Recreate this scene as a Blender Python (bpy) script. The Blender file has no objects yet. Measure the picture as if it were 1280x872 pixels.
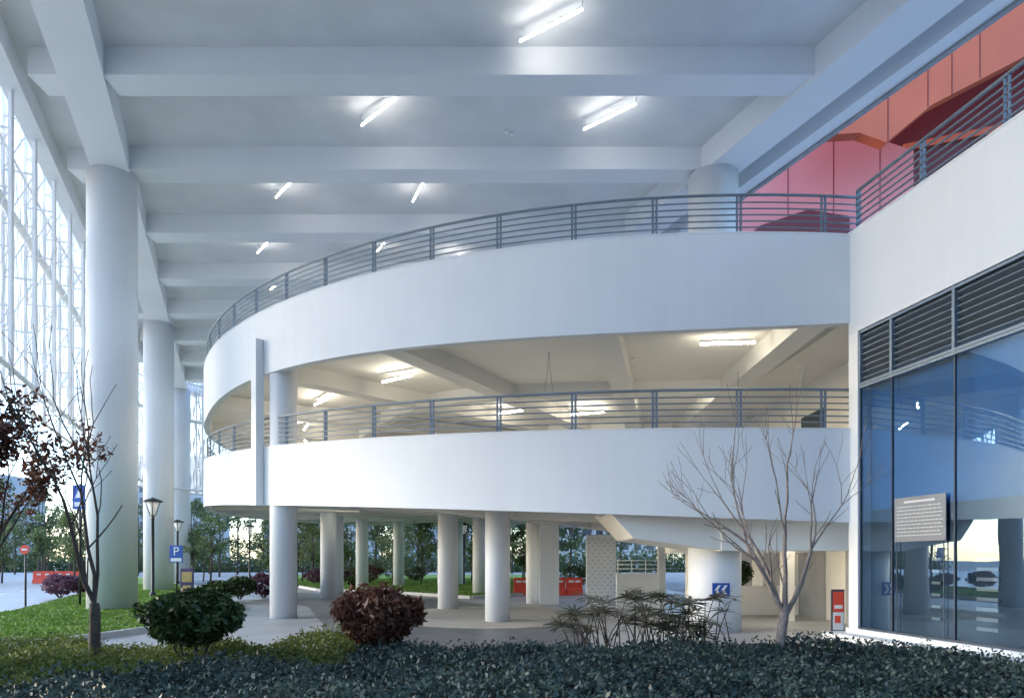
import bpy, math, random
import numpy as np
from mathutils import Vector, Matrix
random.seed(7); rng=np.random.default_rng(7)
EYE=1.7; F=850.0; HZ=700.0
def P(u,v,Y): return Vector(((u-640)/F*Y, Y, EYE+(HZ-v)/F*Y))
def G(u,Y): return ((u-640)/F*Y, Y)
sc=bpy.context.scene
col=sc.collection
# ---------------------------------------------------------------- materials
def newmat(name):
    m=bpy.data.materials.new(name); m.use_nodes=True
    nt=m.node_tree; b=nt.nodes['Principled BSDF']; return m,nt,b
def surf(name,c,rough=0.6,var=0.08,scale=1.5,bump=0.0,bscale=40,metal=0.0,spec=0.5,streak=0.0):
    m,nt,b=newmat(name); N=nt.nodes; L=nt.links
    tc=N.new('ShaderNodeNewGeometry')
    no=N.new('ShaderNodeTexNoise'); no.inputs['Scale'].default_value=scale; no.inputs['Detail'].default_value=6
    L.new(tc.outputs['Position'],no.inputs['Vector'])
    r=N.new('ShaderNodeValToRGB'); r.color_ramp.elements[0].position=0.3; r.color_ramp.elements[1].position=0.7
    r.color_ramp.elements[0].color=(*[x*(1-var) for x in c],1); r.color_ramp.elements[1].color=(*[min(1,x*(1+var)) for x in c],1)
    L.new(no.outputs['Fac'],r.inputs['Fac'])
    out=r.outputs['Color']
    if streak>0:
        mp=N.new('ShaderNodeMapping'); mp.inputs['Scale'].default_value=(2.2,2.2,0.12)
        L.new(tc.outputs['Position'],mp.inputs['Vector'])
        n2=N.new('ShaderNodeTexNoise'); n2.inputs['Scale'].default_value=2.0; n2.inputs['Detail'].default_value=5
        L.new(mp.outputs[0],n2.inputs['Vector'])
        r2=N.new('ShaderNodeValToRGB'); r2.color_ramp.elements[0].position=0.35; r2.color_ramp.elements[1].position=0.6
        r2.color_ramp.elements[0].color=(1-streak,1-streak,1-streak,1); r2.color_ramp.elements[1].color=(1,1,1,1)
        L.new(n2.outputs['Fac'],r2.inputs['Fac'])
        mx=N.new('ShaderNodeMixRGB'); mx.blend_type='MULTIPLY'; mx.inputs[0].default_value=1
        L.new(out,mx.inputs[1]); L.new(r2.outputs[0],mx.inputs[2]); out=mx.outputs[0]
    L.new(out,b.inputs['Base Color'])
    b.inputs['Roughness'].default_value=rough; b.inputs['Metallic'].default_value=metal
    b.inputs['Specular IOR Level'].default_value=spec
    if bump>0:
        nb=N.new('ShaderNodeTexNoise'); nb.inputs['Scale'].default_value=bscale; nb.inputs['Detail'].default_value=4
        L.new(tc.outputs['Position'],nb.inputs['Vector'])
        bp=N.new('ShaderNodeBump'); bp.inputs['Strength'].default_value=bump; bp.inputs['Distance'].default_value=0.02
        L.new(nb.outputs['Fac'],bp.inputs['Height']); L.new(bp.outputs[0],b.inputs['Normal'])
    return m
def leafmat(name,cols,rough=0.5,trans=0.25):
    m,nt,b=newmat(name); N=nt.nodes; L=nt.links
    g=N.new('ShaderNodeNewGeometry'); r=N.new('ShaderNodeValToRGB')
    el=r.color_ramp.elements
    while len(el)<len(cols): el.new(0.5)
    for i,c in enumerate(cols):
        el[i].position=i/(len(cols)-1); el[i].color=(*c,1)
    no=N.new('ShaderNodeTexNoise'); no.inputs['Scale'].default_value=0.9; no.inputs['Detail'].default_value=2
    L.new(g.outputs['Position'],no.inputs['Vector'])
    ma=N.new('ShaderNodeMath'); ma.operation='MULTIPLY_ADD'; ma.inputs[1].default_value=0.55
    L.new(g.outputs['Random Per Island'],ma.inputs[0])
    m2=N.new('ShaderNodeMath'); m2.operation='MULTIPLY_ADD'; m2.inputs[1].default_value=1.4; m2.inputs[2].default_value=-0.48
    L.new(no.outputs['Fac'],m2.inputs[0]); L.new(m2.outputs[0],ma.inputs[2])
    L.new(ma.outputs[0],r.inputs['Fac']); L.new(r.outputs[0],b.inputs['Base Color'])
    b.inputs['Roughness'].default_value=rough
    b.inputs['Specular IOR Level'].default_value=0.35
    tr=N.new('ShaderNodeBsdfTranslucent'); L.new(r.outputs[0],tr.inputs[0])
    mx=N.new('ShaderNodeMixShader'); mx.inputs[0].default_value=trans
    L.new(b.outputs[0],mx.inputs[1]); L.new(tr.outputs[0],mx.inputs[2]); L.new(mx.outputs[0],N['Material Output'].inputs[0])
    return m
def emit(name,c,s):
    m,nt,b=newmat(name); b.inputs['Base Color'].default_value=(*c,1)
    b.inputs['Emission Color'].default_value=(*c,1); b.inputs['Emission Strength'].default_value=s; return m
WHITE=surf('white_plaster',(0.765,0.795,0.83),0.55,0.025,0.6,0.06,14,streak=0.02)
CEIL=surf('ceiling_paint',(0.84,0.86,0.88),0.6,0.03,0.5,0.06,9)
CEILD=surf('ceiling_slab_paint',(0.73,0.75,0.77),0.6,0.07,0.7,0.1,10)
CREAM=surf('cream_paint',(0.83,0.81,0.76),0.6,0.03,0.8,0.06,14)
STEELW=surf('white_steel',(0.85,0.86,0.87),0.4,0.02)
RAIL=surf('rail_steel',(0.20,0.24,0.29),0.4,0.05,3,metal=0.3)
FRAME=surf('window_frame',(0.06,0.08,0.11),0.4,0.05,3,metal=0.4)
LOUV=surf('louvre_metal',(0.20,0.26,0.33),0.4,0.06,3,metal=0.4)
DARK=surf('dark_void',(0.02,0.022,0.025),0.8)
TUBE=emit('tube_glow',(1,0.96,0.88),32)
TUBEW=emit('warm_tube_glow',(1,0.91,0.74),88)
ASPH=surf('asphalt',(0.15,0.152,0.16),0.4,0.2,2,0.3,80)
PAVE=surf('pavement_concrete',(0.38,0.38,0.38),0.45,0.15,0.8,0.3,60)
KERB=surf('kerb_stone',(0.5,0.5,0.5),0.7,0.1,2)
GRASS=surf('grass',(0.17,0.30,0.045),0.9,0.35,1.2,1.0,120)
SOIL=surf('soil',(0.035,0.03,0.022),0.95,0.3,5,0.8,50)
GROUND=surf('ground_earth',(0.34,0.34,0.33),0.9,0.2,0.3)
GRAVEL=surf('gravel',(0.45,0.42,0.37),0.9,0.35,25,1.0,60)
PINK=surf('pink_panel',(0.62,0.21,0.22),0.45,0.05,0.4)
ORNG=surf('coral_panel',(0.60,0.13,0.055),0.4,0.10,0.4)
DRED=surf('dark_red_panel',(0.13,0.014,0.018),0.4,0.08,0.5)
BARK=surf('pale_bark',(0.25,0.21,0.19),0.85,0.3,14,0.6,60)
BARKD=surf('dark_bark',(0.08,0.065,0.055),0.85,0.3,14,0.6,60)
BLACK=surf('black_metal',(0.02,0.021,0.023),0.4)
GREY=surf('grey_panel',(0.35,0.36,0.38),0.5,0.1,2)
BOARD=surf('board_panel',(0.20,0.22,0.25),0.4,0.1,2)
INK=surf('board_print',(0.55,0.57,0.6),0.5,0.05,2)
BLUE=surf('sign_blue',(0.02,0.09,0.42),0.35,0.02)
SWHITE=surf('sign_white',(0.8,0.8,0.8),0.4,0.02)
ORB=surf('barrier_orange',(0.75,0.07,0.03),0.45,0.06,3)
BLUEWALL=surf('blue_spandrel',(0.02,0.15,0.40),0.5,0.25,0.8)
SLATE=surf('slate_backing',(0.012,0.035,0.075),0.6,0.3,1.2)  # dark slate backing panel behind the lower glass
FACB=surf('tower_facade',(0.40,0.42,0.45),0.6,0.1,0.2)
WIN=surf('window_glass',(0.06,0.08,0.10),0.15,0.2,0.6)
def glassmat():
    m,nt,b=newmat('curtain_glass'); N=nt.nodes; L=nt.links
    N.remove(b)
    t=N.new('ShaderNodeBsdfTransparent'); t.inputs[0].default_value=(0.75,0.88,0.97,1)
    g=N.new('ShaderNodeBsdfGlossy'); g.inputs['Roughness'].default_value=0.0; g.inputs[0].default_value=(0.55,0.76,0.95,1)
    f=N.new('ShaderNodeFresnel'); f.inputs[0].default_value=1.6
    ma=N.new('ShaderNodeMath'); ma.operation='MULTIPLY_ADD'; ma.inputs[1].default_value=1.1; ma.inputs[2].default_value=0.20; ma.use_clamp=True
    geo=N.new('ShaderNodeNewGeometry'); no=N.new('ShaderNodeTexNoise'); no.inputs['Scale'].default_value=0.7
    L.new(geo.outputs['Position'],no.inputs['Vector'])
    bp=N.new('ShaderNodeBump'); bp.inputs['Strength'].default_value=0.02; bp.inputs['Distance'].default_value=0.1
    L.new(no.outputs[0],bp.inputs['Height']); L.new(bp.outputs[0],g.inputs['Normal'])
    mx=N.new('ShaderNodeMixShader'); L.new(f.outputs[0],ma.inputs[0]); L.new(ma.outputs[0],mx.inputs[0])
    L.new(t.outputs[0],mx.inputs[1]); L.new(g.outputs[0],mx.inputs[2]); L.new(mx.outputs[0],N['Material Output'].inputs[0])
    return m
GLASS=glassmat()
def membrane():
    m,nt,b=newmat('perforated_membrane'); N=nt.nodes; L=nt.links
    t=N.new('ShaderNodeBsdfTransparent'); tr=N.new('ShaderNodeBsdfTranslucent'); tr.inputs[0].default_value=(.9,.91,.92,1)
    a=N.new('ShaderNodeMixShader'); a.inputs[0].default_value=0.45; b.inputs['Base Color'].default_value=(.85,.86,.87,1)
    L.new(tr.outputs[0],a.inputs[1]); L.new(b.outputs[0],a.inputs[2])
    mx=N.new('ShaderNodeMixShader'); mx.inputs[0].default_value=0.45
    L.new(t.outputs[0],mx.inputs[1]); L.new(a.outputs[0],mx.inputs[2]); L.new(mx.outputs[0],N['Material Output'].inputs[0]); return m
MEMB=membrane()
# ---------------------------------------------------------------- mesh builder
class MB:
    def __init__(s): s.v=[]; s.f=[]; s.m=[]; s.s=[]
    def quad(s,a,b,c,d,mi=0,sm=False):
        i=len(s.v); s.v+= [tuple(a),tuple(b),tuple(c),tuple(d)]; s.f.append((i,i+1,i+2,i+3)); s.m.append(mi); s.s.append(sm)
    def poly(s,pts,mi=0):
        i=len(s.v); s.v+=[tuple(p) for p in pts]; s.f.append(tuple(range(i,i+len(pts)))); s.m.append(mi); s.s.append(False)
    def prism(s,base,h,mi=0):
        n=len(base); i=len(s.v); h=Vector(h)
        s.v+=[tuple(p) for p in base]+[tuple(Vector(p)+h) for p in base]
        s.f.append(tuple(range(i+n-1,i-1,-1))); s.f.append(tuple(range(i+n,i+2*n)))
        for k in range(n): s.f.append((i+k,i+(k+1)%n,i+n+(k+1)%n,i+n+k))
        s.m+=[mi]*(n+2); s.s+=[False]*(n+2)
    def box(s,x0,x1,y0,y1,z0,z1,mi=0): s.prism([(x0,y0,z0),(x1,y0,z0),(x1,y1,z0),(x0,y1,z0)],(0,0,z1-z0),mi)
    def bar(s,a,b,w,h,mi=0,up=(0,0,1)):
        a=Vector(a);b=Vector(b);d=(b-a).normalized(); u=Vector(up)
        if abs(d.dot(u))>0.98: u=Vector((1,0,0))
        x=d.cross(u).normalized(); y=x.cross(d).normalized()
        s.prism([a+x*w/2+y*h/2,a-x*w/2+y*h/2,a-x*w/2-y*h/2,a+x*w/2-y*h/2],b-a,mi)
    def tube(s,pts,rad,n=8,mi=0,cap=True):
        pts=[Vector(p) for p in pts]
        if not hasattr(rad,'__len__'): rad=[rad]*len(pts)
        i=len(s.v); prev=None
        for k,p in enumerate(pts):
            d=(pts[min(k+1,len(pts)-1)]-pts[max(k-1,0)]).normalized()
            if prev is None:
                x=d.cross(Vector((0,0,1)))
                if x.length<0.05: x=d.cross(Vector((1,0,0)))
                x.normalize()
            else:
                x=(prev-d*prev.dot(d)).normalized()
            prev=x; y=d.cross(x)
            for j in range(n):
                a=2*math.pi*j/n; s.v.append(tuple(p+(x*math.cos(a)+y*math.sin(a))*rad[k]))
        for k in range(len(pts)-1):
            for j in range(n):
                a=i+k*n+j; b=i+k*n+(j+1)%n
                s.f.append((a,b,b+n,a+n)); s.m.append(mi); s.s.append(True)
        if cap:
            s.f.append(tuple(range(i+n-1,i-1,-1))); e=i+(len(pts)-1)*n; s.f.append(tuple(range(e,e+n))); s.m+=[mi]*2; s.s+=[False]*2
    def lathe(s,c,prof,n=24,mi=0):
        s.tube([(c[0],c[1],c[2]+z) for r,z in prof],[r for r,z in prof],n,mi)
    def obj(s,name,mats,parent=None,recalc=False):
        me=bpy.data.meshes.new(name); me.from_pydata(s.v,[],s.f)
        for m in (mats if isinstance(mats,(list,tuple)) else [mats]): me.materials.append(m)
        me.polygons.foreach_set('material_index',s.m); me.polygons.foreach_set('use_smooth',s.s); me.update()
        if recalc:
            import bmesh
            bm=bmesh.new(); bm.from_mesh(me); bmesh.ops.recalc_face_normals(bm,faces=bm.faces); bm.to_mesh(me); bm.free()
        o=bpy.data.objects.new(name,me); col.objects.link(o)
        if parent: o.parent=parent
        return o
def empty(name,loc=(0,0,0)):
    o=bpy.data.objects.new(name,None); col.objects.link(o); o.empty_display_size=0.2; return o
def leaves(name,C,size,mat,elong=1.0,parent=None,up=0.0,rot=None):
    C=np.asarray(C,dtype=np.float32); n=len(C)
    a=rng.normal(size=(n,3)); a[:,2]*=(1-up); a/=np.linalg.norm(a,axis=1)[:,None]
    b=rng.normal(size=(n,3)); b-= (b*a).sum(1)[:,None]*a; b/=np.linalg.norm(b,axis=1)[:,None]
    s=(size*rng.uniform(0.6,1.35,n))[:,None]
    nn=np.cross(a,b)
    v=np.empty((n,4,3),dtype=np.float32)
    v[:,0]=C-a*s*elong; v[:,1]=C+b*s*0.5+nn*s*0.15; v[:,2]=C+a*s*elong; v[:,3]=C-b*s*0.5+nn*s*0.15
    me=bpy.data.meshes.new(name); me.vertices.add(4*n); me.vertices.foreach_set('co',v.ravel())
    me.loops.add(4*n); me.loops.foreach_set('vertex_index',np.arange(4*n,dtype=np.int32))
    me.polygons.add(n); me.polygons.foreach_set('loop_start',np.arange(0,4*n,4,dtype=np.int32))
    me.polygons.foreach_set('loop_total',np.full(n,4,dtype=np.int32))
    me.materials.append(mat); me.update(calc_edges=True); me.validate()
    o=bpy.data.objects.new(name,me); col.objects.link(o)
    if parent: o.parent=parent
    return o
def clump(c,r,n,shell=0.5):
    d=rng.normal(size=(n,3)); d/=np.linalg.norm(d,axis=1)[:,None]
    rr=rng.uniform(shell,1.0,n)**0.6
    return np.array(c)+d*rr[:,None]*np.array(r)
# ---------------------------------------------------------------- camera, world
cam=bpy.data.cameras.new('camera'); co=bpy.data.objects.new('camera',cam); col.objects.link(co)
co.location=(0,0,EYE); co.rotation_euler=(math.radians(90),0,0)
cam.sensor_width=36; cam.lens=F/1280*36; cam.shift_y=(HZ-436)/1280; cam.clip_end=2000; cam.clip_start=0.1
sc.camera=co
w=bpy.data.worlds.new('World'); sc.world=w; w.use_nodes=True
nt=w.node_tree; bg=nt.nodes['Background']; sky=nt.nodes.new('ShaderNodeTexSky'); sky.sky_type='NISHITA'; sky.sun_disc=False
SE=math.radians(16); AZ=math.radians(275)
sky.sun_elevation=SE; sky.sun_rotation=AZ; sky.air_density=1.0; sky.dust_density=1.3; sky.ozone_density=3.5
nt.links.new(sky.outputs[0],bg.inputs[0]); bg.inputs[1].default_value=0.72
sd=Vector((math.sin(AZ)*math.cos(SE),math.cos(AZ)*math.cos(SE),math.sin(SE)))
sl=bpy.data.lights.new('sun','SUN'); sl.energy=0.3; sl.angle=math.radians(25); sl.color=(1,0.95,0.9)
so=bpy.data.objects.new('sun',sl); col.objects.link(so); so.rotation_euler=sd.to_track_quat('Z','Y').to_euler(); so.location=(0,-20,40)
try:
    sc.view_settings.view_transform='Standard'; sc.view_settings.look='None'; sc.view_settings.exposure=0
except: pass
# ---------------------------------------------------------------- ground sheets
def sheet(name,pts,z,mat,kerb=None,th=0.0):
    m=MB()
    if kerb:
        m.prism([(x,y,0.001) for x,y in pts],(0,0,kerb-0.001))
        o=m.obj(name,mat,recalc=True)
        k=MB(); n=len(pts)
        for i in range(n):
            a=Vector((*pts[i],kerb/2+0.01)); b=Vector((*pts[(i+1)%n],kerb/2+0.01))
            k.bar(a,b,0.14,kerb+0.02)
        kk=k.obj('kerb',KERB,recalc=True); kk.parent=o
    else:
        m.poly([(x,y,z) for x,y in pts]); o=m.obj(name,mat)
    return o
sheet('ground',[(-900,-600),(900,-600),(900,1200),(-900,1200)],0,GROUND)
sheet('pavement',[(-15.5,11.5),(9,11.5),(9,60),(-4,60),(-8,44),(-11.5,34),(-14,26)],0.004,PAVE)
sheet('driveway',[(-3.6,13),(1.6,13),(1.6,19),(0.2,24),(-2,28),(-6.5,33.5),(-11.6,36),(-14,42),(-26,60),(-30,60),(-16,38),(-11.6,31),(-7.5,25),(-5,18)],0.008,ASPH)
sheet('road',[(-15.5,12),(-16.2,21.3),(-23.7,38),(-39.6,66),(-70,120),(-120,120),(-60,40),(-40,12)],0.006,PAVE)
mk=MB()
for t in range(14):
    a=Vector((-20-1.05*t*2.2*0.55,20+t*2.2*1.5,0.012)); d=Vector((-0.42,0.9,0)).normalized(); x=Vector((d.y,-d.x,0))*0.08
    mk.quad(a-x,a+x,a+x+d*1.6,a-x+d*1.6)
mk.obj('road_marking',SWHITE)
L1=[(-15.2,13.5),(-9.2,13.5),(-8.2,18),(-9.5,24),(-13,30),(-17.5,37),(-31,60),(-38.5,66),(-23.0,38),(-15.6,21.3)]
L2=[(-10.8,37.8),(-5.8,34.6),(-1.8,30),(0.6,33),(2,48),(3,75),(-28,75),(-13.5,43)]
sheet('lawn',L1,0,GRASS,kerb=0.12)
sheet('lawn',L2,0,GRASS,kerb=0.12)
sheet('gravel_bed',[(-1.9+2.9*math.cos(a*math.pi/12)+1.2,21+4.2*math.sin(a*math.pi/12)) for a in range(24)],0.012,GRAVEL)
sheet('planting_bed',[(-12,2),(6.9,2),(6.9,10),(6.2,12),(-12,12.2)],0,SOIL,kerb=0.1)
# grass blades over the lawns
def inpoly(x,y,poly):
    ins=np.zeros(len(x),bool); n=len(poly)
    for i in range(n):
        x1,y1=poly[i]; x2,y2=poly[(i+1)%n]
        c=((y1>y)!=(y2>y))&(x<(x2-x1)*(y-y1)/((y2-y1)+1e-9)+x1); ins^=c
    return ins
BLADE=leafmat('grass_blades',[(0.07,0.14,0.025),(0.14,0.25,0.04),(0.24,0.36,0.08)],0.6,0.3)
gx=rng.uniform(-26,-8,90000); gy=rng.uniform(13.5,45,90000); k=inpoly(gx,gy,L1)
a1=np.stack([gx[k],gy[k],np.full(k.sum(),0.14)],1)
gx=rng.uniform(-20,3,50000); gy=rng.uniform(30,60,50000); k=inpoly(gx,gy,L2)
a2=np.stack([gx[k],gy[k],np.full(k.sum(),0.14)],1)
leaves('lawn_grass',np.concatenate([a1,a2]),0.055,BLADE,1.0)
# ---------------------------------------------------------------- roof canopy
SK=-0.41
HB=EYE+12.7; HC=EYE+13.43
def lx(X22,Y): return X22+SK*(Y-22)
roof=empty('roof_canopy')
XL,XR=-15.3,8.75
Y0=-6.0  # unseen part of the roof, extended behind the camera to shade the parapets
pts=[(lx(XL,Y0),Y0),(lx(XL,44),44),(-22.8,49),(-19,53.5),(-12,56.5),(lx(XR,57),57),(lx(XR,Y0),Y0)]
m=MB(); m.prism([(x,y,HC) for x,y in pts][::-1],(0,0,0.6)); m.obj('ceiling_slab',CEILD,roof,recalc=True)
m=MB()
YB=[17.8-4.35*5,17.8-4.35*4,17.8-4.35*3,17.8-4.35*2,17.8-4.35]+[17.8+4.3*k for k in range(9)]
def leftx(Y):
    if Y<=44: return lx(XL,Y)
    return np.interp(Y,[44,49,53.5,56.5],[lx(XL,44),-22.8,-19,-12])
for y in YB:
    for (a,b) in ((leftx(y)+0.9,lx(-13.55,y)),(lx(-12.45,y),lx(6.3,y))):
        if b-a<0.5: continue
        m.prism([(a,y,HB),(b,y,HB),(b,y+0.82,HB),(a,y+0.82,HB)],(0,0,HC-HB+0.01))
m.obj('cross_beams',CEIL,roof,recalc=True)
m=MB()
def longbeam(x0,x1,zb,ya,yb):
    m.prism([(lx(x0,ya),ya,zb),(lx(x1,ya),ya,zb),(lx(x1,yb),yb,zb),(lx(x0,yb),yb,zb)],(0,0,HC-zb+0.012))
longbeam(-13.6,-12.4,HB-0.10,Y0+.2,52)
longbeam(6.2,7.45,HB-0.10,Y0+.2,56)
longbeam(XL+0.02,XL+0.55,HB+0.05,Y0+.2,43.9)
longbeam(XR-0.5,XR-0.02,HB+0.0,Y0+.2,56)
m.obj('long_beams',CEIL,roof,recalc=True)
m=MB(); longbeam(XR+0.0,XR+0.12,HB-0.08,Y0,57); m.obj('fascia',GREY,roof,recalc=True)
m=MB()
for u,v in ((633,165),(430,300),(640,168)):
    p=P(u,v,(HC-EYE-0.03)*F/(HZ-v)); m.lathe((p.x,p.y,HC-0.06),[(0.07,0),(0.07,0.059)],12)
m.obj('spot_fixtures',STEELW,roof)
def column(name,x,y,r,z0,z1,n=48,mat=WHITE):
    m=MB(); m.tube([(x,y,z0),(x,y,z1)],r,n); return m.obj(name,mat)
for y in (-5.2,8.4,22.4,36.4,50.4):
    column('concrete_column',lx(-13.0,y),y,0.74,0,HB-0.1)
column('concrete_column',6.62,22.4,0.80,EYE+5.6,HB-0.1)
column('concrete_column',lx(6.8,36.4),36.4,0.75,EYE+5.6,HB-0.1)
def tubelight(pa,pb):
    e=empty('fluorescent_light')
    m=MB(); m.tube([pa,pb],0.026,10); m.obj('tube',TUBE,e)
    m=MB(); m.bar(pa+Vector((0,0,0.05)),pb+Vector((0,0,0.05)),0.035,0.03); 
    m.bar(pa+Vector((0,0,0.06)),pa+Vector((0,0,0.33)),.02,.02); m.bar(pb+Vector((0,0,0.06)),pb+Vector((0,0,0.33)),.02,.02)
    m.obj('housing',STEELW,e,recalc=True)
tl=[((650,52),(728,12)),((452,157),(495,123)),((730,162),(795,130)),((345,247),(367,224)),((516,252),(530,226)),((322,316),(338,299)),((470,316),(484,299)),((338,362),(351,352)),((455,372),(470,360)),((560,330),(575,318))]
for a,b in tl:
    h=HC-EYE-0.34
    pa=P(a[0],a[1],h*F/(HZ-a[1])); pb=P(b[0],b[1],h*F/(HZ-b[1]))
    tubelight(pa,pb)
for (x,y) in ((3.5,11.4),(-3,11.4),(-8,11.4),(4,7.0),(-3,7.0),(-8,7)):  # extra tubes out of view, added to brighten the ceiling
    tubelight(Vector((x-.7,y+.6,HC-.34)),Vector((x+.7,y-.6,HC-.34)))
# ---------------------------------------------------------------- ramp
C0=(6.9,35.4); R=20.9
def pt(phi,r,z=0): return Vector((C0[0]-r*math.sin(phi),C0[1]-r*math.cos(phi),z))
def near(u):
    s=(u-640)/F; a=s*s+1; b=-2*(s*C0[0]+C0[1]); c=C0[0]**2+C0[1]**2-R*R
    d=max(0,b*b-4*a*c); t=(-b-math.sqrt(d))/(2*a); X,Y=s*t,t
    return math.atan2(C0[0]-X,C0[1]-Y),Y
def fit(tr):
    ph=[];z=[]
    for u,v in tr:
        p,Y=near(u); ph.append(p); z.append(EYE+(HZ-v)/F*Y)
    c=np.polyfit(ph,z,3); pm=max(ph)
    zm=np.polyval(c,pm)
    return lambda p: float(np.polyval(c,p)) if p<=pm else float(zm+0.35*(p-pm))
UT=fit([(258,447),(300,407),(350,379),(400,360),(500,333),(600,315),(700,303),(800,297),(900,294),(1058,292)])
UB=fit([(258,522),(290,487),(330,466),(400,450),(500,437),(600,427),(700,420),(800,413),(900,408),(1058,405)])
LT=fit([(256,575),(320,560),(400,553),(500,547),(600,542),(700,538),(850,536),(1058,537)])
LB=fit([(256,632),(320,631),(400,632),(600,637),(760,642),(900,647),(1058,652)])
ramp=empty('spiral_parking_ramp')
P0=-0.024
PH=np.linspace(P0,math.pi,200)
def ring(m,r0,r1,fb,ft,phs=PH,mi=0):
    n=len(phs); i=len(m.v)
    for p in phs:
        for r,f in ((r1,fb),(r1,ft),(r0,ft),(r0,fb)):
            m.v.append(tuple(pt(p,r,f(p))))
    for k in range(n-1):
        for j in range(4):
            a=i+4*k+j; b=i+4*k+(j+1)%4
            m.f.append((a,b,b+4,a+4)); m.m.append(mi); m.s.append(False)
    m.f.append((i,i+1,i+2,i+3)); e=i+4*(n-1); m.f.append((e+3,e+2,e+1,e)); m.m+=[mi]*2; m.s+=[False]*2
RI=8.0
for nm,T,B,dp in (('upper',UT,UB,0.55),('lower',LT,LB,0.42)):
    m=MB(); ring(m,R-0.22,R,B,T); 
    m.obj(nm+'_parapet',WHITE,ramp,recalc=True)
    m=MB(); ring(m,R-0.25,R+0.012,lambda p:T(p)-0.002,lambda p:T(p)+0.03); m.obj(nm+'_coping',WHITE,ramp,recalc=True)
    m=MB(); ring(m,RI,R-0.22,lambda p:B(p)+dp,lambda p:B(p)+dp+0.25); m.obj(nm+'_deck',CREAM,ramp,recalc=True)
    m=MB(); ring(m,RI-0.3,RI,lambda p:B(p),lambda p:B(p)+1.5)
    ring(m,14.2,14.6,lambda p:B(p)+0.1,lambda p:B(p)+dp+0.01)
    for k in range(13):
        p=math.radians([0.9,13.5,29,44,58,72,86,100,114,128,142,156,170][k]); w=0.3
        zb=B(p)+0.05
        dirv=pt(p,1)-pt(p,0); dirv.normalize(); x=Vector((dirv.y,-dirv.x,0))*w
        a=pt(p,RI); b=pt(p,R-0.221)
        m.prism([Vector((q.x,q.y,zb)) for q in (a-x,b-x,b+x,a+x)],(0,0,B(p)+dp+0.005-zb))
    m.obj(nm+'_beams',CREAM,ramp,recalc=True)
    m=MB()
    phs=np.linspace(P0,math.pi,150)
    for h,r in ((0.86,0.032),(0.70,0.017),(0.565,0.017),(0.43,0.017),(0.295,0.017),(0.16,0.017)):
        m.tube([pt(p,R-0.12,T(p)+h+0.02) for p in phs],r,8)
    for k in range(38):
        p=k*0.086+0.01
        if p>math.pi: break
        for dd in (-0.04,0.04):
            a=pt(p+dd/R,R-0.12,T(p)+0.02); m.bar(a,a+Vector((0,0,0.86)),0.014,0.05)
    m.obj(nm+'_railing',RAIL,ramp,recalc=True)
# recessed downlights in the deck soffit
m=MB()
for pd,r in ((30,19.3),(12,17),(20,19.2),(50,19),(42,14)):
    p=math.radians(pd); c=pt(p,r); z=UB(p)+0.55; m.lathe((c.x,c.y,z-0.05),[(0.09,0),(0.09,0.049)],14)
m.obj('soffit_fittings',STEELW,ramp)
def rcol(u,Y,r,f=LB,top=0.05):
    x,y=G(u,Y); rr=math.hypot(x-C0[0],y-C0[1]); p=math.atan2(C0[0]-x,C0[1]-y)
    return column('concrete_column',x,y,r,0,f(p)+0.42)
rcol(560,24,0.36); rcol(600,33,0.36); rcol(622,19,0.35); rcol(667,27,0.30); rcol(572,45,.36)
rcol(359,43,0.32)
x,y=G(686,26.6); m=MB(); m.box(x-.38,x+.38,y-.3,y+.3,0,LB(0.5)+0.4); m.obj('square_column',WHITE,recalc=True)
ph,Y=near(338); c=pt(ph,R-0.42); 
column('concrete_column',c.x,c.y,0.39,0,UB(ph)+0.5)
for k in range(1,8):
    p=math.radians(58+15*k); c=pt(p,R-5); column('concrete_column',c.x,c.y,0.35,0,UB(p)+0.5)
for (u,Y) in ((560,30),(612,30.5),(668,31),(715,33)):
    x,y=G(u,Y); p=math.atan2(C0[0]-x,C0[1]-y); column('concrete_column',x,y,0.33,LB(p)+0.6,UB(p)+0.5)
ph,Y=near(327); c=pt(ph,R+0.13); m=MB()
d=pt(ph,1)-pt(ph,0); t=Vector((d.y,-d.x,0))
m.bar(Vector((c.x,c.y,LB(ph)-0.02)),Vector((c.x,c.y,EYE+(HZ-426)/F*Y)),0.30,0.24,up=d); m.obj('edge_fin',WHITE,ramp,recalc=True)
def fix(x,y,z,L,ang):
    e=empty('fluorescent_light'); d=Vector((math.cos(ang),math.sin(ang),0))*L/2; c=Vector((x,y,z))
    m=MB(); m.tube([c-d,c+d],0.026,10); m.obj('tube',TUBEW,e)
    m=MB(); m.bar(c-d+Vector((0,0,.06)),c+d+Vector((0,0,.06)),0.05,0.05); m.obj('housing',STEELW,e,recalc=True)
for pd,r in ((5,18.9),(7,14.0),(22,11),(37,17.5),(37,11.5),(52,17.5),(66,17),(80,17),(96,17),(120,17)):  # first two are real fixtures, the rest added to brighten the deck ceiling
    p=math.radians(pd); c=pt(p,r); zc=UB(p)+0.55-0.26
    fix(c.x,c.y,zc,1.3,-p*1.0)
for pd,r in ((8,16),(45,14),(65,15)):  # tubes added under the lower deck only to light the space below
    p=math.radians(pd); c=pt(p,r); zc=LB(p)+0.42-0.12
    fix(c.x,c.y,zc,1.0,-p)
hp=P(686,480,18.5); e=empty('hanging_direction_sign'); m=MB()
m.box(hp.x-.2,hp.x+.2,hp.y-.04,hp.y+.04,hp.z-.36,hp.z-.22,0); m.obj('sign_box',SWHITE,e,recalc=True); m=MB()
for dx in (-.12,.12): m.tube([(hp.x+dx,hp.y,hp.z-.22),(hp.x+dx*.3,hp.y,hp.z+.35),(hp.x,hp.y,UB(0.55)+0.54)],.008,6)
m.obj('hanger_rods',GREY,e)
m=MB()
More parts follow.
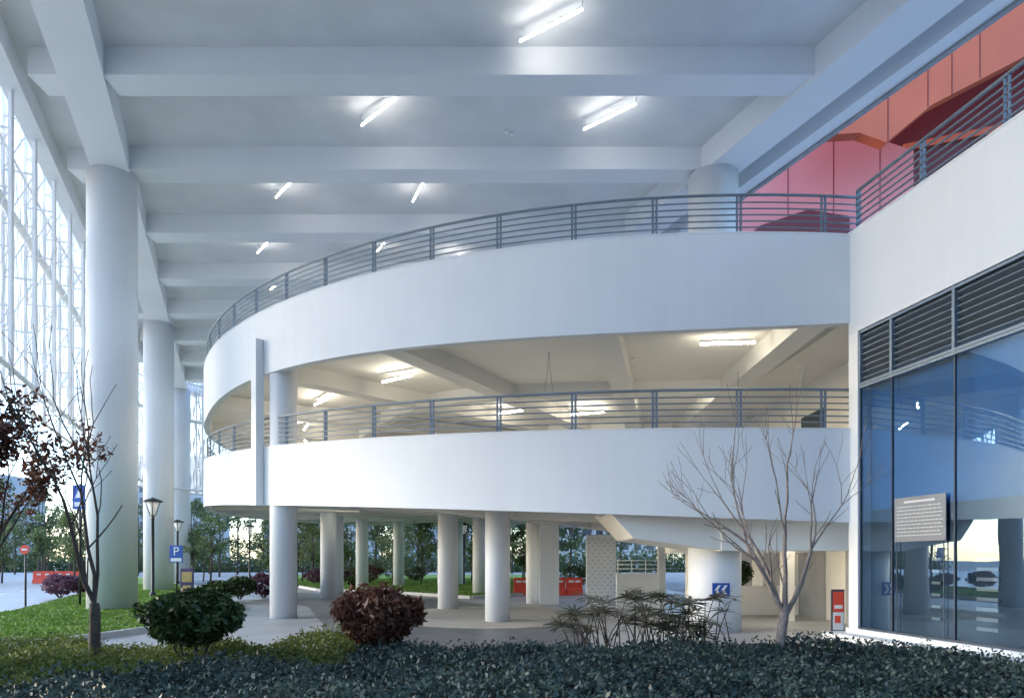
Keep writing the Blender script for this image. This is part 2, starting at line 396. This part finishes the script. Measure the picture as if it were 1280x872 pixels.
z0,z1=EYE+0.22,LB(0.1)+0.03
m.box(4.72,8.9,15.3,16.0,z0,z1)
m.box(4.72,8.9,20.4,21.0,z0,z1)
m.box(4.72,8.9,16.0,20.4,z0+0.45,z1)
zz=LB(0.15)+0.2
m.prism([(2.15,15.35,zz),(2.75,15.35,EYE+0.5),(4.718,15.35,z0+0.02),(4.718,15.35,zz)],(0,2.4,0))
m.obj('low_soffit',CREAM,ramp,recalc=True)
x,y=G(893,16.4); column('concrete_column',x,y,0.62,0,z0+0.4)
# ---------------------------------------------------------------- glass building at right
gb=empty('glass_building')
WX,WY=7.22,14.45; WD=Vector((0.19,-1,0)).normalized()
def W(s,z,out=0.0):
    n=Vector((WD.y,-WD.x,0))
    return Vector((WX,WY,z))+WD*s+n*out
def wbox(m,s0,s1,z0,z1,o0,o1,mi=0): 
    m.prism([W(s0,z0,o0),W(s1,z0,o0),W(s1,z0,o1),W(s0,z0,o1)],(0,0,z1-z0),mi)
SL=11.0
zG=EYE+3.63; zPb=EYE+4.81; zPt=EYE+6.96
m=MB(); wbox(m,-0.1,SL,zPb,zPt,-0.22,0.0); m.obj('parapet_wall',WHITE,gb,recalc=True)
m=MB(); wbox(m,-0.11,SL,zPt-0.001,zPt+0.03,-0.25,0.012); m.obj('coping',WHITE,gb,recalc=True)
m=MB()
m.prism([W(0.05,zPb+0.5,-0.23),W(SL,zPb+0.5,-0.23),(24,4,zPb+0.5),(24,31,zPb+0.5),(6.9,31,zPb+0.5)],(0,0,0.3)); m.obj('upper_deck',CREAM,gb,recalc=True)
m=MB()
wbox(m,-0.1,0.18,0,zPb-0.002,-0.5,-0.003); m.obj('corner_pier',WHITE,gb,recalc=True)
m=MB(); wbox(m,-0.35,SL,0,0.17,-0.4,0.45); wbox(m,-0.12,SL,0.17,0.27,-0.4,0.05); m.obj('plinth',WHITE,gb,recalc=True)
m=MB(); z=zG+0.10
while z<zPb-0.1:
    m.prism([W(0.18,z,-0.20),W(0.18,z+0.012,-0.20),W(0.18,z+0.085,-0.06),W(0.18,z+0.073,-0.06)],WD*(SL-0.18))
    z+=0.125
m.obj('louvres',LOUV,gb,recalc=True)
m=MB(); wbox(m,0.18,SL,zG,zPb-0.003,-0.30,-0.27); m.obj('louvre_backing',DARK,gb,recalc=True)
def s_of(u):
    k=(u-640)/F
    return (k*WY-WX)/(WD.x-k*WD.y)
m=MB()
ss=[0.2,s_of(1112),s_of(1190),s_of(1300),s_of(1480),s_of(1750)]
for s in ss:
    if s<SL: wbox(m,s-0.012,s+0.012,0.27,zG,-0.09,-0.045,1); wbox(m,s-0.03,s+0.03,zG,zPb-0.004,-0.12,-0.02)
for z in (zG-0.03,zG+0.03,zPb-0.065): wbox(m,0.18,SL,z,z+0.05,-0.122,-0.022)
wbox(m,0.18,SL,0.272,0.31,-0.104,-0.026,1)
m.obj('mullions',[LOUV,FRAME],gb,recalc=True)
m=MB()
m.quad(W(0.2,0.3,-0.07),W(SL,0.3,-0.07),W(SL,zG,-0.07),W(0.2,zG,-0.07)); m.obj('glazing',GLASS,gb)
m=MB()
wbox(m,0.2,SL,EYE+1.05,zG+0.02,-0.36,-0.3,0)
wbox(m,0.2,SL,0.28,EYE+1.05,-0.36,-0.3,1)
for z in np.arange(0.5,2.1,0.17): wbox(m,s_of(1205),s_of(1205)+0.42,z,z+0.06,-0.28,-0.25,2)  # grey bars behind the glass imitate reflected louvre stripes
for z in np.arange(0.6,1.9,0.22): wbox(m,s_of(1150),s_of(1150)+0.2,z,z+0.05,-0.28,-0.25,2)  # narrower set of imitated reflection stripes
m.obj('backing_and_reflections',[BLUEWALL,SLATE,GREY],gb,recalc=True)
m=MB(); m.box(9.0,26,14.9,31,0,zPb+0.5); m.obj('building_body',CREAM,gb,recalc=True)
m=MB(); 
for yy in (16.5,19.5,22.5,25.5):
    m.box(8.97,8.999,yy,yy+1.6,EYE+2.3,EYE+4.4,0)
    m.box(8.97,8.999,yy,yy+1.8,0.0,2.3,1)
m.obj('wall_openings',[WIN,GREY],gb,recalc=True)
m=MB()
for h,r in ((0.86,0.036),(0.70,0.02),(0.565,0.02),(0.43,0.02),(0.295,0.02),(0.16,0.02)):
    m.tube([W(0,zPt+h+0.02,-0.12),W(SL,zPt+h+0.02,-0.12)],r,10)
for k in range(8):
    for dd in (-.04,.04):
        s=0.05+k*1.75+dd; a=W(s,zPt+0.02,-0.12); m.bar(a,a+Vector((0,0,0.86)),0.05,0.016,up=WD)
m.obj('straight_railing',RAIL,gb,recalc=True)
e=empty('notice_board'); m=MB(); s0,s1=s_of(1117),s_of(1181)
wbox(m,s0,s1,EYE+0.36,EYE+1.20,-0.035,-0.02,0); m.obj('panel',BOARD,e,recalc=True)
m=MB(); rr=random.Random(3)
L=s1-s0
wbox(m,s0+L*.2,s1-L*.2,EYE+1.09,EYE+1.13,-0.02,-0.018)
for r_ in range(9):
    z=EYE+1.02-r_*0.068; s=s0+0.06
    while s<s1-0.12:
        l=rr.uniform(0.03,0.1); wbox(m,s,min(s+l,s1-0.06),z-0.010,z+0.006,-0.02,-0.018); s+=l+0.02
m.obj('printed_text',INK,e,recalc=True)
m=MB(); 
for s in (s0+.05,s1-.05): wbox(m,s-.008,s+.008,0.28,EYE+.36,-0.032,-0.022)
m.obj('legs',FRAME,e,recalc=True)
# ---------------------------------------------------------------- red building
rb=empty('red_building')
m=MB(); m.prism([P(800,300,30),P(1142,300,30),P(1142,188,30),P(1105,176,30),P(1070,150,30),P(800,150,30)],(0,1,0)); m.obj('pink_wall',PINK,rb,recalc=True)
m=MB()
for u in (985,1042,1100): a=P(u,300,29.995); b=P(u,150,29.995); m.bar(a,b,0.03,0.02,up=(0,1,0))
m.obj('pink_joints',DRED,rb,recalc=True)
m=MB(); m.prism([P(1040,168,27),P(1075,166,27),P(1108,178,27),P(1165,131,27),P(1290,66,27),P(1700,-170,27),P(1700,-260,27),P(1040,-100,27)],(0,0.5,0)); m.obj('coral_canopy',ORNG,rb,recalc=True)
m=MB()
for (a,b) in (((1110,0),(1110,176)),((1160,0),(1160,134)),((1225,-30),(1225,98)),((1060,140),(1290,-20)),((1190,-60),(1190,118))):
    m.bar(P(a[0],a[1],26.995),P(b[0],b[1],26.995),0.03,0.02,up=(0,1,0))
m.obj('coral_joints',DRED,rb,recalc=True)
m=MB(); m.box(16.2,45,31.2,45,EYE+5,EYE+34); m.obj('dark_red_wall',DRED,rb,recalc=True)
m=MB()
m.prism([P(930,300,29.9),P(1062,300,29.9),P(1062,270,29.9),P(1010,262,29.9),P(950,282,29.9)],(0,0.09,0)); m.obj('wall_recess',DRED,rb,recalc=True)
m=MB()
m.bar(P(1130,185,31.1),P(1300,150,31.1),0.3,0.1,up=(0,1,0))
m.obj('wall_bands',ORNG,rb,recalc=True)
# ---------------------------------------------------------------- lattice facade
fa=empty('lattice_facade')
fl=[(-7-.41*2,2),(-7-.41*44,44),(-25.6,49),(-22.5,53.5),(-17.5,57),(-11,59.5),(-3,61),(8,61)]
fl=[Vector((a,b,0)) for a,b in fl]
seg=[(fl[i+1]-fl[i]).length for i in range(len(fl)-1)]; tot=sum(seg)
def fp(s,z=0,inn=0.0):
    i=0
    while i<len(seg)-1 and s>seg[i]: s-=seg[i]; i+=1
    d=(fl[i+1]-fl[i]).normalized(); n=Vector((d.y,-d.x,0)); p=fl[i]+d*s+n*inn; p.z=z; return p,d
ZB,ZT=EYE+5.0,EYE+14.6
m=MB(); s=0.1; k=0
while s<tot:
    _,d=fp(s)
    n=30; prev=None
    ph0=(k%2)*math.pi
    for j in range(n+1):
        z=ZB+(ZT-ZB)*j/n; off=0.10*math.sin(z*2.6+ph0); wd=0.06+0.03*math.sin(z*5.2+ph0)
        p,_=fp(s,z); a=p+d*(off-wd); b=p+d*(off+wd)
        if prev: m.quad(prev[0],prev[1],b,a)
        prev=(a,b)
    s+=0.40; k+=1
m.obj('wavy_screen',STEELW,fa)
m=MB(); s=0
while s<tot-0.5:
    a,_=fp(s,ZB,-0.12); b,_=fp(s+0.96,ZB,-0.12); m.quad(a,b,b+Vector((0,0,ZT-ZB)),a+Vector((0,0,ZT-ZB))); s+=1.0
m.obj('membrane_panels',MEMB,fa)
m=MB()
def run(z,inn,r):
    pts=[]; s=0.0
    while s<tot: pts.append(fp(s,z,inn)[0]); s+=1.0
    m.tube(pts,r,8)
for z in (ZB,ZB+7.6,ZT): run(z,0.08,0.05)
run(EYE+10.4,0.3,0.13); run(EYE+5.2,0.9,0.07); run(EYE+13.0,0.9,0.07)
s=0.6
while s<tot:
    a,_=fp(s,ZB-0.0,0.9); b,_=fp(s,ZT-0.9,0.9); m.bar(a,b,0.10,0.10)
    a,_=fp(s,ZB,0.1); b,_=fp(s,ZT,0.1); m.bar(a,b,0.07,0.07)
    for z in np.arange(ZB+0.3,ZT-1,1.6):
        a,_=fp(s,z,0.1); b,_=fp(s,z,0.9); m.bar(a,b,0.045,0.045)
        c,_=fp(s,min(z+1.6,ZT-0.9),0.9); m.bar(a,c,0.03,0.03)
    s+=2.4
m.obj('steel_frame',STEELW,fa,recalc=True)
# ---------------------------------------------------------------- plants
HEDL=leafmat('hedge_leaves',[(0.02,0.038,0.036),(0.05,0.08,0.07),(0.115,0.155,0.13)],0.4,0.15)
YELL=leafmat('yellow_green_leaves',[(0.06,0.09,0.02),(0.12,0.16,0.035),(0.2,0.24,0.06)],0.6,0.3)
GRL=leafmat('green_leaves',[(0.015,0.04,0.012),(0.035,0.07,0.02),(0.07,0.12,0.04)],0.4,0.2)
BRL=leafmat('brown_red_leaves',[(0.06,0.022,0.016),(0.13,0.05,0.03),(0.22,0.12,0.08)],0.5,0.25)
PUR=leafmat('purple_leaves',[(0.07,0.03,0.05),(0.16,0.07,0.11),(0.24,0.13,0.17)],0.5,0.25)
TRL=leafmat('tree_leaves',[(0.04,0.07,0.03),(0.09,0.13,0.055),(0.17,0.21,0.10)],0.6,0.35)
PALM=leafmat('palm_leaves',[(0.05,0.06,0.035),(0.11,0.12,0.075),(0.24,0.20,0.17)],0.45,0.2)
def hz(x,y):
    return 0.38+0.09*np.sin(x*0.9+1)*np.cos(y*0.8)+0.06*np.sin(x*2.7+y*1.9)+0.04*np.sin(x*6.1)*np.sin(y*5.3)
def bed(name,n,x0,x1,y0,y1,mat,size,keep=None,dz=0.0,el=1.0):
    t=rng.uniform(0,1,n); y=y0+(y1-y0)*t**1.25; x=rng.uniform(x0,x1,n)
    if keep is not None:
        k=keep(x,y); x=x[k]; y=y[k]
    z=hz(x,y)+dz-np.abs(rng.normal(0,0.07,len(x)))+rng.uniform(0,0.05,len(x))*(rng.uniform(0,1,len(x))>0.8)*2.4
    return leaves(name,np.stack([x,y,z],1),size,mat,el)
isY=lambda x,y: ((x<-4.2+0.5*np.sin(y*2))&(y>7.6+0.7*np.sin(x*1.3)))|((x>-4.0)&(x<-2.3)&(y>9.2))
bed('hedge',190000,-9.5,6.6,4.6,10.8,HEDL,0.034,lambda x,y:(~isY(x,y))&(x<y*0.9)&(x>-y*0.85)&(x<6.6-0.3*(y<9)))
bed('groundcover_plants',60000,-9.5,-2,6.4,12,YELL,0.033,lambda x,y:isY(x,y)&(x>-y*0.85),dz=-0.05)
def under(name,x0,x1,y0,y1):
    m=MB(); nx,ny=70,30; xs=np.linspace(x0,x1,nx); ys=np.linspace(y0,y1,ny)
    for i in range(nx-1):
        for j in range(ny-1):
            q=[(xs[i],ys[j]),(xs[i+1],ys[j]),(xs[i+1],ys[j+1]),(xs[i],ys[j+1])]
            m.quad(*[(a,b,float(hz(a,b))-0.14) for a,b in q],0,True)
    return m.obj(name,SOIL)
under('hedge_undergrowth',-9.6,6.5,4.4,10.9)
def shrub(name,c,r,n,size,mat,el=1.2,sub=14):
    e=empty(name); pts=[clump(c,np.array(r)*0.74,n//2,0.55)]
    for k in range(sub):
        d=rng.normal(size=3); d/=np.linalg.norm(d); d[2]=abs(d[2])*0.9-0.15
        pts.append(clump(np.array(c)+d*np.array(r)*0.74,np.array(r)*rng.uniform(0.2,0.36),n//2//sub,0.2))
    C=np.concatenate(pts); C=C[C[:,2]>0.08]
    leaves('foliage',C,size,mat,el,e)
    m=MB()
    for k in range(7):
        a=k*0.9; m.tube([(c[0]+.05*math.cos(a),c[1]+.05*math.sin(a),0.05),(c[0]+r[0]*.6*math.cos(a),c[1]+r[1]*.6*math.sin(a),c[2]+r[2]*.3)],[0.02,0.008],5)
    m.obj('stems',BARKD,e); return e
x,y=G(240,9.9); shrub('round_green_shrub',(x,y,0.86),(0.86,0.8,0.54),6000,0.052,GRL,1.2,18)
x,y=G(472,10.2); shrub('reddish_brown_shrub',(x,y,0.86),(0.76,0.7,0.60),4200,0.048,BRL,1.4,18)
for (u,Y,r,mt) in ((75,30,0.95,PUR),(100,33,0.8,PUR),(460,48,1.3,BRL),(395,47,1.0,PUR),(425,50,1.1,PUR),(330,30,1.0,PUR),(300,29,.9,GRL),(355,30.5,0.8,GRL),(490,55,2.2,TRL),(720,40,1.3,GRL),(520,52,1.1,TRL),(445,40,.7,GRL),(275,27,.8,GRL)):
    x,y=G(u,Y); shrub('garden_shrub',(x,y,r*0.55+0.1),(r,r,r*0.62),1500,0.09,mt,1.0,8)
def palm(name,cx,cy,nf,wx):
    e=empty(name); m=MB(); st=MB(); r=random.Random(5)
    for k in range(nf):
        bx=cx+r.uniform(-wx,wx); by=cy+r.uniform(-0.35,0.35)
        hz_=r.uniform(0.45,1.15)*(1-0.35*abs(bx-cx)/wx); az=r.uniform(0,2*math.pi); le=r.uniform(0.15,0.35)
        o=Vector((bx,by,0.1)); tip=Vector((bx+math.cos(az)*le,by+math.sin(az)*le*0.7,hz_+0.12))
        st.tube([o,o.lerp(tip,0.5)+Vector((0,0,0.08)),tip],[0.012,0.009,0.006],5)
        nl=r.randint(7,10); d0=Vector((math.cos(az),math.sin(az),r.uniform(0,.8))).normalized()
        sx=d0.cross(Vector((0,0,1))).normalized(); up=sx.cross(d0)
        for j in range(nl):
            a=(j/(nl-1)-0.5)*math.radians(200)
            d=(d0*math.cos(a)+sx*math.sin(a)+up*0.15).normalized(); L=r.uniform(0.3,0.48); wv=d.cross(up).normalized()*0.021
            pr=None
            for q in range(5):
                t=q/4; p=tip+d*L*t+Vector((0,0,-0.15*t*t*L*2)); ww=wv*(1.0 if 0<q<3 else (0.4 if q==0 else 0.7 if q==3 else 0.05))
                if pr: m.quad(pr[0],pr[1],p+ww,p-ww)
                pr=(p-ww,p+ww)
    m.obj('fan_leaves',PALM,e); st.obj('stems',BARKD,e)
x,y=G(800,11.2); palm('fan_palm_shrub',x,y,62,1.15)
x,y=G(885,10.9); palm('fan_palm_shrub',x,y,20,0.45)
def grow(m,p,d,L,r,lev,rr,tips,maxlev,droop=0.0,spread=0.6,sides=7):
    n=4; pts=[p]; rad=[r]; dd=d.normalized()
    for k in range(n):
        dd=(dd+Vector((rr.gauss(0,.10),rr.gauss(0,.10),rr.gauss(0.05,.06)))).normalized()
        p=p+dd*L/n; pts.append(p); rad.append(max(0.0045,r*(1-0.42*(k+1)/n)))
    m.tube(pts,rad,max(4,sides-lev),cap=(lev==0))
    tips.append((pts[-1],lev)); tips.append((pts[2],lev))
    if lev>=maxlev: return
    nb=rr.choice([2,2,3]) if lev>0 else 3
    for k in range(nb):
        az=rr.uniform(0,2*math.pi)
        x=dd.cross(Vector((math.cos(az),math.sin(az),0.2))).normalized()
        nd=(dd+x*rr.uniform(spread*0.5,spread*1.2)+Vector((0,0,0.25))).normalized()
        grow(m,pts[-1],nd,L*rr.uniform(0.62,0.9),rad[-1]*rr.uniform(0.7,0.88),lev+1,rr,tips,maxlev,droop,spread,sides)
    if lev>0:
        k=rr.choice([1,2,3]); az=rr.uniform(0,6.28); x=dd.cross(Vector((math.cos(az),math.sin(az),0.1))).normalized()
        grow(m,pts[k],(dd*0.8+x*.8+Vector((0,0,.2))).normalized(),L*0.5,rad[k]*0.5,min(maxlev,lev+2),rr,tips,maxlev,droop,spread,sides)
x,y=G(972,10.6); e=empty('bare_tree'); m=MB(); tips=[]; rr=random.Random(33)
b=Vector((x,y,0.05)); k1=b+Vector((0.06,0,0.5)); k2=b+Vector((0.12,0.0,0.95))
m.tube([b,b+Vector((0.0,0,.12)),k1,k2],[0.13,0.085,0.075,0.07],12)
for d,L,r in (((-0.58,0.1,1.2),1.25,0.052),((0.02,-0.1,1),1.25,0.048),((0.42,0.15,1.1),1.15,0.045),((-0.2,0.3,1.1),1.25,0.044),((-0.85,-.1,1.0),.95,.036)):
    grow(m,k2-Vector((0,0,rr.uniform(0,.25))),Vector(d),L,r,2,rr,tips,5,0,0.45)
m.obj('trunk_and_branches',BARK,e)
x,y=G(118,9.6); e=empty('bare_tree'); m=MB(); tips=[]; rr=random.Random(5)
b=Vector((x,y,0.05)); k2=b+Vector((0.0,0,1.05))
m.tube([b,b+Vector((0.0,0,.15)),b+Vector((.01,0,0.9)),k2],[0.11,0.075,0.07,0.06],12)
for d,L,r in (((0.2,0.1,1.3),1.55,0.034),((-0.28,-0.1,1.2),1.5,0.034),((-0.6,0.15,1.0),1.0,0.03),((0.02,.2,1.2),1.65,.03)):
    grow(m,k2,Vector(d),L,r,3,rr,tips,5,0,0.3)
m.obj('trunk_and_branches',BARKD,e)
x,y=G(-45,9.2); e=empty('red_leaf_tree'); m=MB(); tips=[]; rr=random.Random(11)
b=Vector((x,y,0.05)); k2=b+Vector((0.1,0,1.0)); m.tube([b,b+Vector((0.04,0,.6)),k2],[0.1,0.07,0.06],10)
for d,L,r in (((0.6,0.1,1.1),1.0,0.045),((-0.2,-0.1,1.2),1.05,0.04),((0.15,0.3,1.2),1.1,0.04),((0.9,-.1,.9),.9,.03)):
    grow(m,k2,Vector(d),L,r,1,rr,tips,4,0,0.5)
m.obj('trunk_and_branches',BARKD,e)
cs=[clump(t,(0.17,0.17,0.15),18,0.1) for t,l in tips if l>=3 and t.z>2.4]
if cs: leaves('foliage',np.concatenate(cs),0.042,BRL,1.2,e)
tr=MB(); LC=[]; LC2=[]
rr=random.Random(9)
def bgtree(x,y,h,w,dens=900,lst=LC):
    tr.tube([(x,y,0),(x+.1,y,h*.35),(x,y,h*.8)],[h*.014,h*.011,h*.005],6)
    for k in range(5):
        a=rr.uniform(0,6.28); tr.tube([(x,y,h*rr.uniform(.28,.5)),(x+math.cos(a)*w*.6,y+math.sin(a)*w*.6,h*rr.uniform(.55,.85))],[h*.006,h*.003],4)
    nb=rr.randint(9,14)
    for k in range(nb):
        a=rr.uniform(0,6.28); q=rr.uniform(.1,.85)
        zz=h*rr.uniform(.3,.93); ww=w*(1-abs(zz/h-.6)*1.1)
        c=(x+math.cos(a)*q*ww,y+math.sin(a)*q*ww,zz); s=w*rr.uniform(.22,.42)
        lst.append(clump(c,(s,s,s*.75),dens//nb,0.3))
for k in range(46):
    Y=rr.uniform(62,95); u=-120+k*20+rr.uniform(-9,9); x,y=G(u,Y); bgtree(x,y,rr.uniform(6.5,10.5),rr.uniform(2.2,3.8),1100)
for k in range(24):
    Y=rr.uniform(45,58); u=rr.choice([rr.uniform(-60,110),rr.uniform(240,360),rr.uniform(370,700),rr.uniform(370,700)]); x,y=G(u,Y); bgtree(x,y,rr.uniform(3.6,6.2),rr.uniform(1.3,2.0),1000,LC2)
e=empty('distant_trees'); tr.obj('trunks',BARKD,e)
leaves('foliage',np.concatenate(LC),0.17,TRL,0.9,e); 
leaves('light_foliage',np.concatenate(LC2),0.11,leafmat('light_tree_leaves',[(0.05,0.09,0.03),(0.13,0.18,0.07),(0.24,0.28,0.14)],0.6,0.4),0.9,e)
C=np.stack([rng.uniform(-110,40,26000),rng.uniform(96,102,26000),np.abs(rng.normal(0,1.6,26000))],1); leaves('distant_hedge',C,0.3,TRL,0.9)
def tower(x,y,w,d,h,name='distant_apartment_tower',back=False):
    e=empty(name); m=MB(); m.box(x,x+w,y,y+d,0,h); m.obj('walls',FACB,e,recalc=True)
    m=MB(); nz=int(h/3.2)
    for i in range(nz):
        nx=int(w/3)
        for j in range(nx):
            if back: m.box(x+0.7+j*3,x+0.7+j*3+1.7,y+d+0.005,y+d+0.03,1+i*3.2,2.7+i*3.2)
            else: m.box(x+0.7+j*3,x+0.7+j*3+1.7,y-0.03,y-0.005,1+i*3.2,2.7+i*3.2)
    m.obj('windows',WIN,e,recalc=True)
tower(-62,170,26,15,20); tower(-30,190,18,15,26); tower(10,160,24,15,14); tower(-150,160,30,15,22); tower(-105,185,22,15,30)
tower(-34,-42,38,14,17,'sky_blocker',True); tower(8,-40,40,14,21,'sky_blocker',True)  # unseen blocks added behind the camera to cut the frontal sky light
# ---------------------------------------------------------------- street furniture
def street_lamp(u,Y,h=4.4):
    x,y=G(u,Y); e=empty('street_lamp'); m=MB()
    m.lathe((x,y,0),[(0.13,0),(0.13,0.25),(0.07,0.32),(0.06,h-0.9),(0.09,h-0.86),(0.05,h-0.8),(0.12,h-0.72)],16)
    m.lathe((x,y,h-0.12),[(0.42,0),(0.40,0.05),(0.12,0.15),(0.03,0.2)],20)
    for k in range(4):
        a=k*math.pi/2+0.4; m.tube([(x+.1*math.cos(a),y+.1*math.sin(a),h-.74),(x+.3*math.cos(a),y+.3*math.sin(a),h-.1)],0.018,6)
    m.obj('pole_and_cap',BLACK,e); m=MB()
    m.lathe((x,y,h-0.70),[(0.09,0),(0.22,0.56)],16); m.obj('lantern_glass',emit('lantern_frost',(0.75,0.72,0.65),0.25),e)
street_lamp(191,30); street_lamp(222,46); street_lamp(312,52); street_lamp(580,46,4.2)
def textobj(s,size,loc,rot,mat,parent):
    cu=bpy.data.curves.new('lettering','FONT'); cu.body=s; cu.size=size; cu.align_x='CENTER'; cu.align_y='CENTER'; cu.extrude=0.002
    o=bpy.data.objects.new('lettering',cu); o.location=loc; o.rotation_euler=rot; cu.materials.append(mat); col.objects.link(o); o.parent=parent
x,y=G(221,28); e=empty('parking_sign'); m=MB(); m.tube([(x,y,0),(x,y,2.3)],0.035,10); m.obj('post',BLACK,e)
m=MB(); m.box(x-.27,x+.27,y-.06,y-.03,1.62,2.32); m.obj('board',BLUE,e,recalc=True)
m=MB(); m.box(x-.22,x+.22,y-.068,y-.0605,1.66,1.8); m.obj('white_strip',SWHITE,e,recalc=True)
textobj('P',0.5,(x,y-.064,2.06),(math.pi/2,0,0),SWHITE,e)
x,y=G(234,30); e=empty('information_sign'); m=MB(); m.box(x-.28,x+.28,y-.04,y+.04,0.1,1.35); m.obj('cabinet',surf('violet',(0.06,0.03,0.12),.4),e,recalc=True)
m=MB(); m.box(x-.22,x+.22,y-.05,y-.041,0.75,1.2); m.box(x-.18,x+.18,y-.05,y-.041,.45,.6); m.obj('labels',surf('ylab',(0.5,0.35,0.12),.5),e,recalc=True)
x,y=G(100,24); e=empty('traffic_sign'); m=MB(); m.tube([(x,y,0),(x,y,4.4)],0.04,10); m.obj('post',BLACK,e)
m=MB(); m.box(x-.22,x+.22,y-.07,y-.04,3.5,4.35); m.obj('board',BLUE,e,recalc=True)
m=MB(); m.box(x-.15,x+.15,y-.076,y-.0705,3.6,3.75); m.prism([(x-.13,y-.076,3.9),(x+.13,y-.076,3.9),(x,y-.076,4.2)],(0,.005,0)); m.obj('symbol',SWHITE,e,recalc=True)
x,y=G(32,25); e=empty('round_traffic_sign'); m=MB(); m.tube([(x,y,0),(x,y,2.2)],0.035,10); m.obj('post',BLACK,e)
m=MB(); m.tube([(x,y-.06,2.1),(x,y-.04,2.1)],0.17,24); m.obj('red_disc',ORB,e); m=MB(); m.box(x-.11,x+.11,y-.067,y-.061,2.07,2.13); m.obj('bar',SWHITE,e)
x,y=G(901,15.7); e=empty('chevron_arrow_sign'); m=MB(); zc=EYE-0.68
m.box(x-.2,x+.2,y-.03,y,zc-.16,zc+.16); m.obj('board',BLUE,e,recalc=True); m=MB()
for k in (-.1,.05):
    for sgn in (1,-1):
        m.prism([(x+k-.05,y-.036,zc),(x+k+.02,y-.036,zc),(x+k+.1,y-.036,zc+sgn*.11),(x+k+.03,y-.036,zc+sgn*.11)],(0,.004,0))
m.obj('chevrons',SWHITE,e,recalc=True)
def barrier(x,y,n,ang=0,L=1.4,h=0.9):
    for k in range(n):
        e=empty('plastic_traffic_barrier'); m=MB()
        prof=[(-.22,0),(.22,0),(.2,.2),(.1,.35),(.08,h),(-.08,h),(-.1,.35),(-.2,.2)]
        d=Vector((math.cos(ang),math.sin(ang),0)); n_=Vector((-d.y,d.x,0)); o=Vector((x,y,0.01))+d*k*(L+.06)
        m.prism([o+n_*a+Vector((0,0,b)) for a,b in prof],d*L)
        m.obj('body',ORB,e,recalc=True); m=MB()
        for q in (.3,.7):
            m.bar(o+d*L*q-n_*.105+Vector((0,0,.62)),o+d*L*q-n_*.105+Vector((0,0,.72)),.25,.02,up=n_)
        m.obj('white_reflector',SWHITE,e,recalc=True)
x,y=G(642,33); barrier(x,y,4,0.1,0.8,.85)
x,y=G(42,50); barrier(x,y,4,0.1)
e=empty('perforated_screen_wall'); m=MB(); x0,_=G(733,25); x1,_=G(770,25); zt=EYE+(HZ-668)/F*25
m.box(x0,x1,25,25.15,0,zt); m.obj('panel',WHITE,e,recalc=True); m=MB()
for i in range(9):
    for j in range(18):
        if (i+j)%2==0: m.box(x0+.08+i*.115,x0+.08+i*.115+.04,24.985,24.998,.25+j*.13,.29+j*.13)
m.obj('perforations',surf('perf',(.3,.3,.31),.7),e)
e=empty('entrance_wall'); m=MB(); x0,_=G(772,24); x1,_=G(832,24); m.box(x0,x1,24.2,24.4,0,1.25); m.box(x1-.25,x1,24.0,24.2,0,2.9); m.obj('wall',WHITE,e,recalc=True)
m=MB()
for h in (1.4,1.55,1.7): m.tube([(x0,24.3,h),(x1,24.3,h)],.02,6)
for k in range(4): m.tube([(x0+.05+k*.5,24.3,1.24),(x0+.05+k*.5,24.3,1.72)],.02,6)
m.obj('handrail',STEELW,e)
m=MB(); m.box(5.5,8.95,21.2,21.4,0,0.9); m.box(5.4,5.6,20.2,21.2,0,2.0); m.box(7.6,7.9,19,19.3,0,2.6); m.obj('entrance_low_wall',CREAM,recalc=True)
C=clump((7.1,22.0,1.3),(0.7,0.5,0.5),2500,0.2); e=empty('climbing_hedge'); leaves('foliage',C,.06,GRL,1.1,e); m=MB(); m.tube([(7.1,22,0),(7.1,22,1.3)],.05,6); m.obj('stem',BARKD,e)
x,y=G(1047,15.3); e=empty('advertising_poster_stand'); m=MB(); m.box(x-.14,x+.14,y-.03,y+.03,0.1,1.05); m.box(x-.16,x+.16,y-.12,y+.12,0,.1); m.obj('frame',FRAME,e,recalc=True)
m=MB(); m.box(x-.12,x+.12,y-.036,y-.031,.55,1.0,0); m.box(x-.12,x+.12,y-.036,y-.031,.14,.54,1)
m.box(x-.09,x+.09,y-.04,y-.0365,.62,.7,2); m.box(x-.08,x+.05,y-.04,y-.0365,.3,.46,3); m.obj('poster',[ORB,SWHITE,SWHITE,ORB],e,recalc=True)
fix(7.4,17.8,z0+0.3,1.0,0.2)
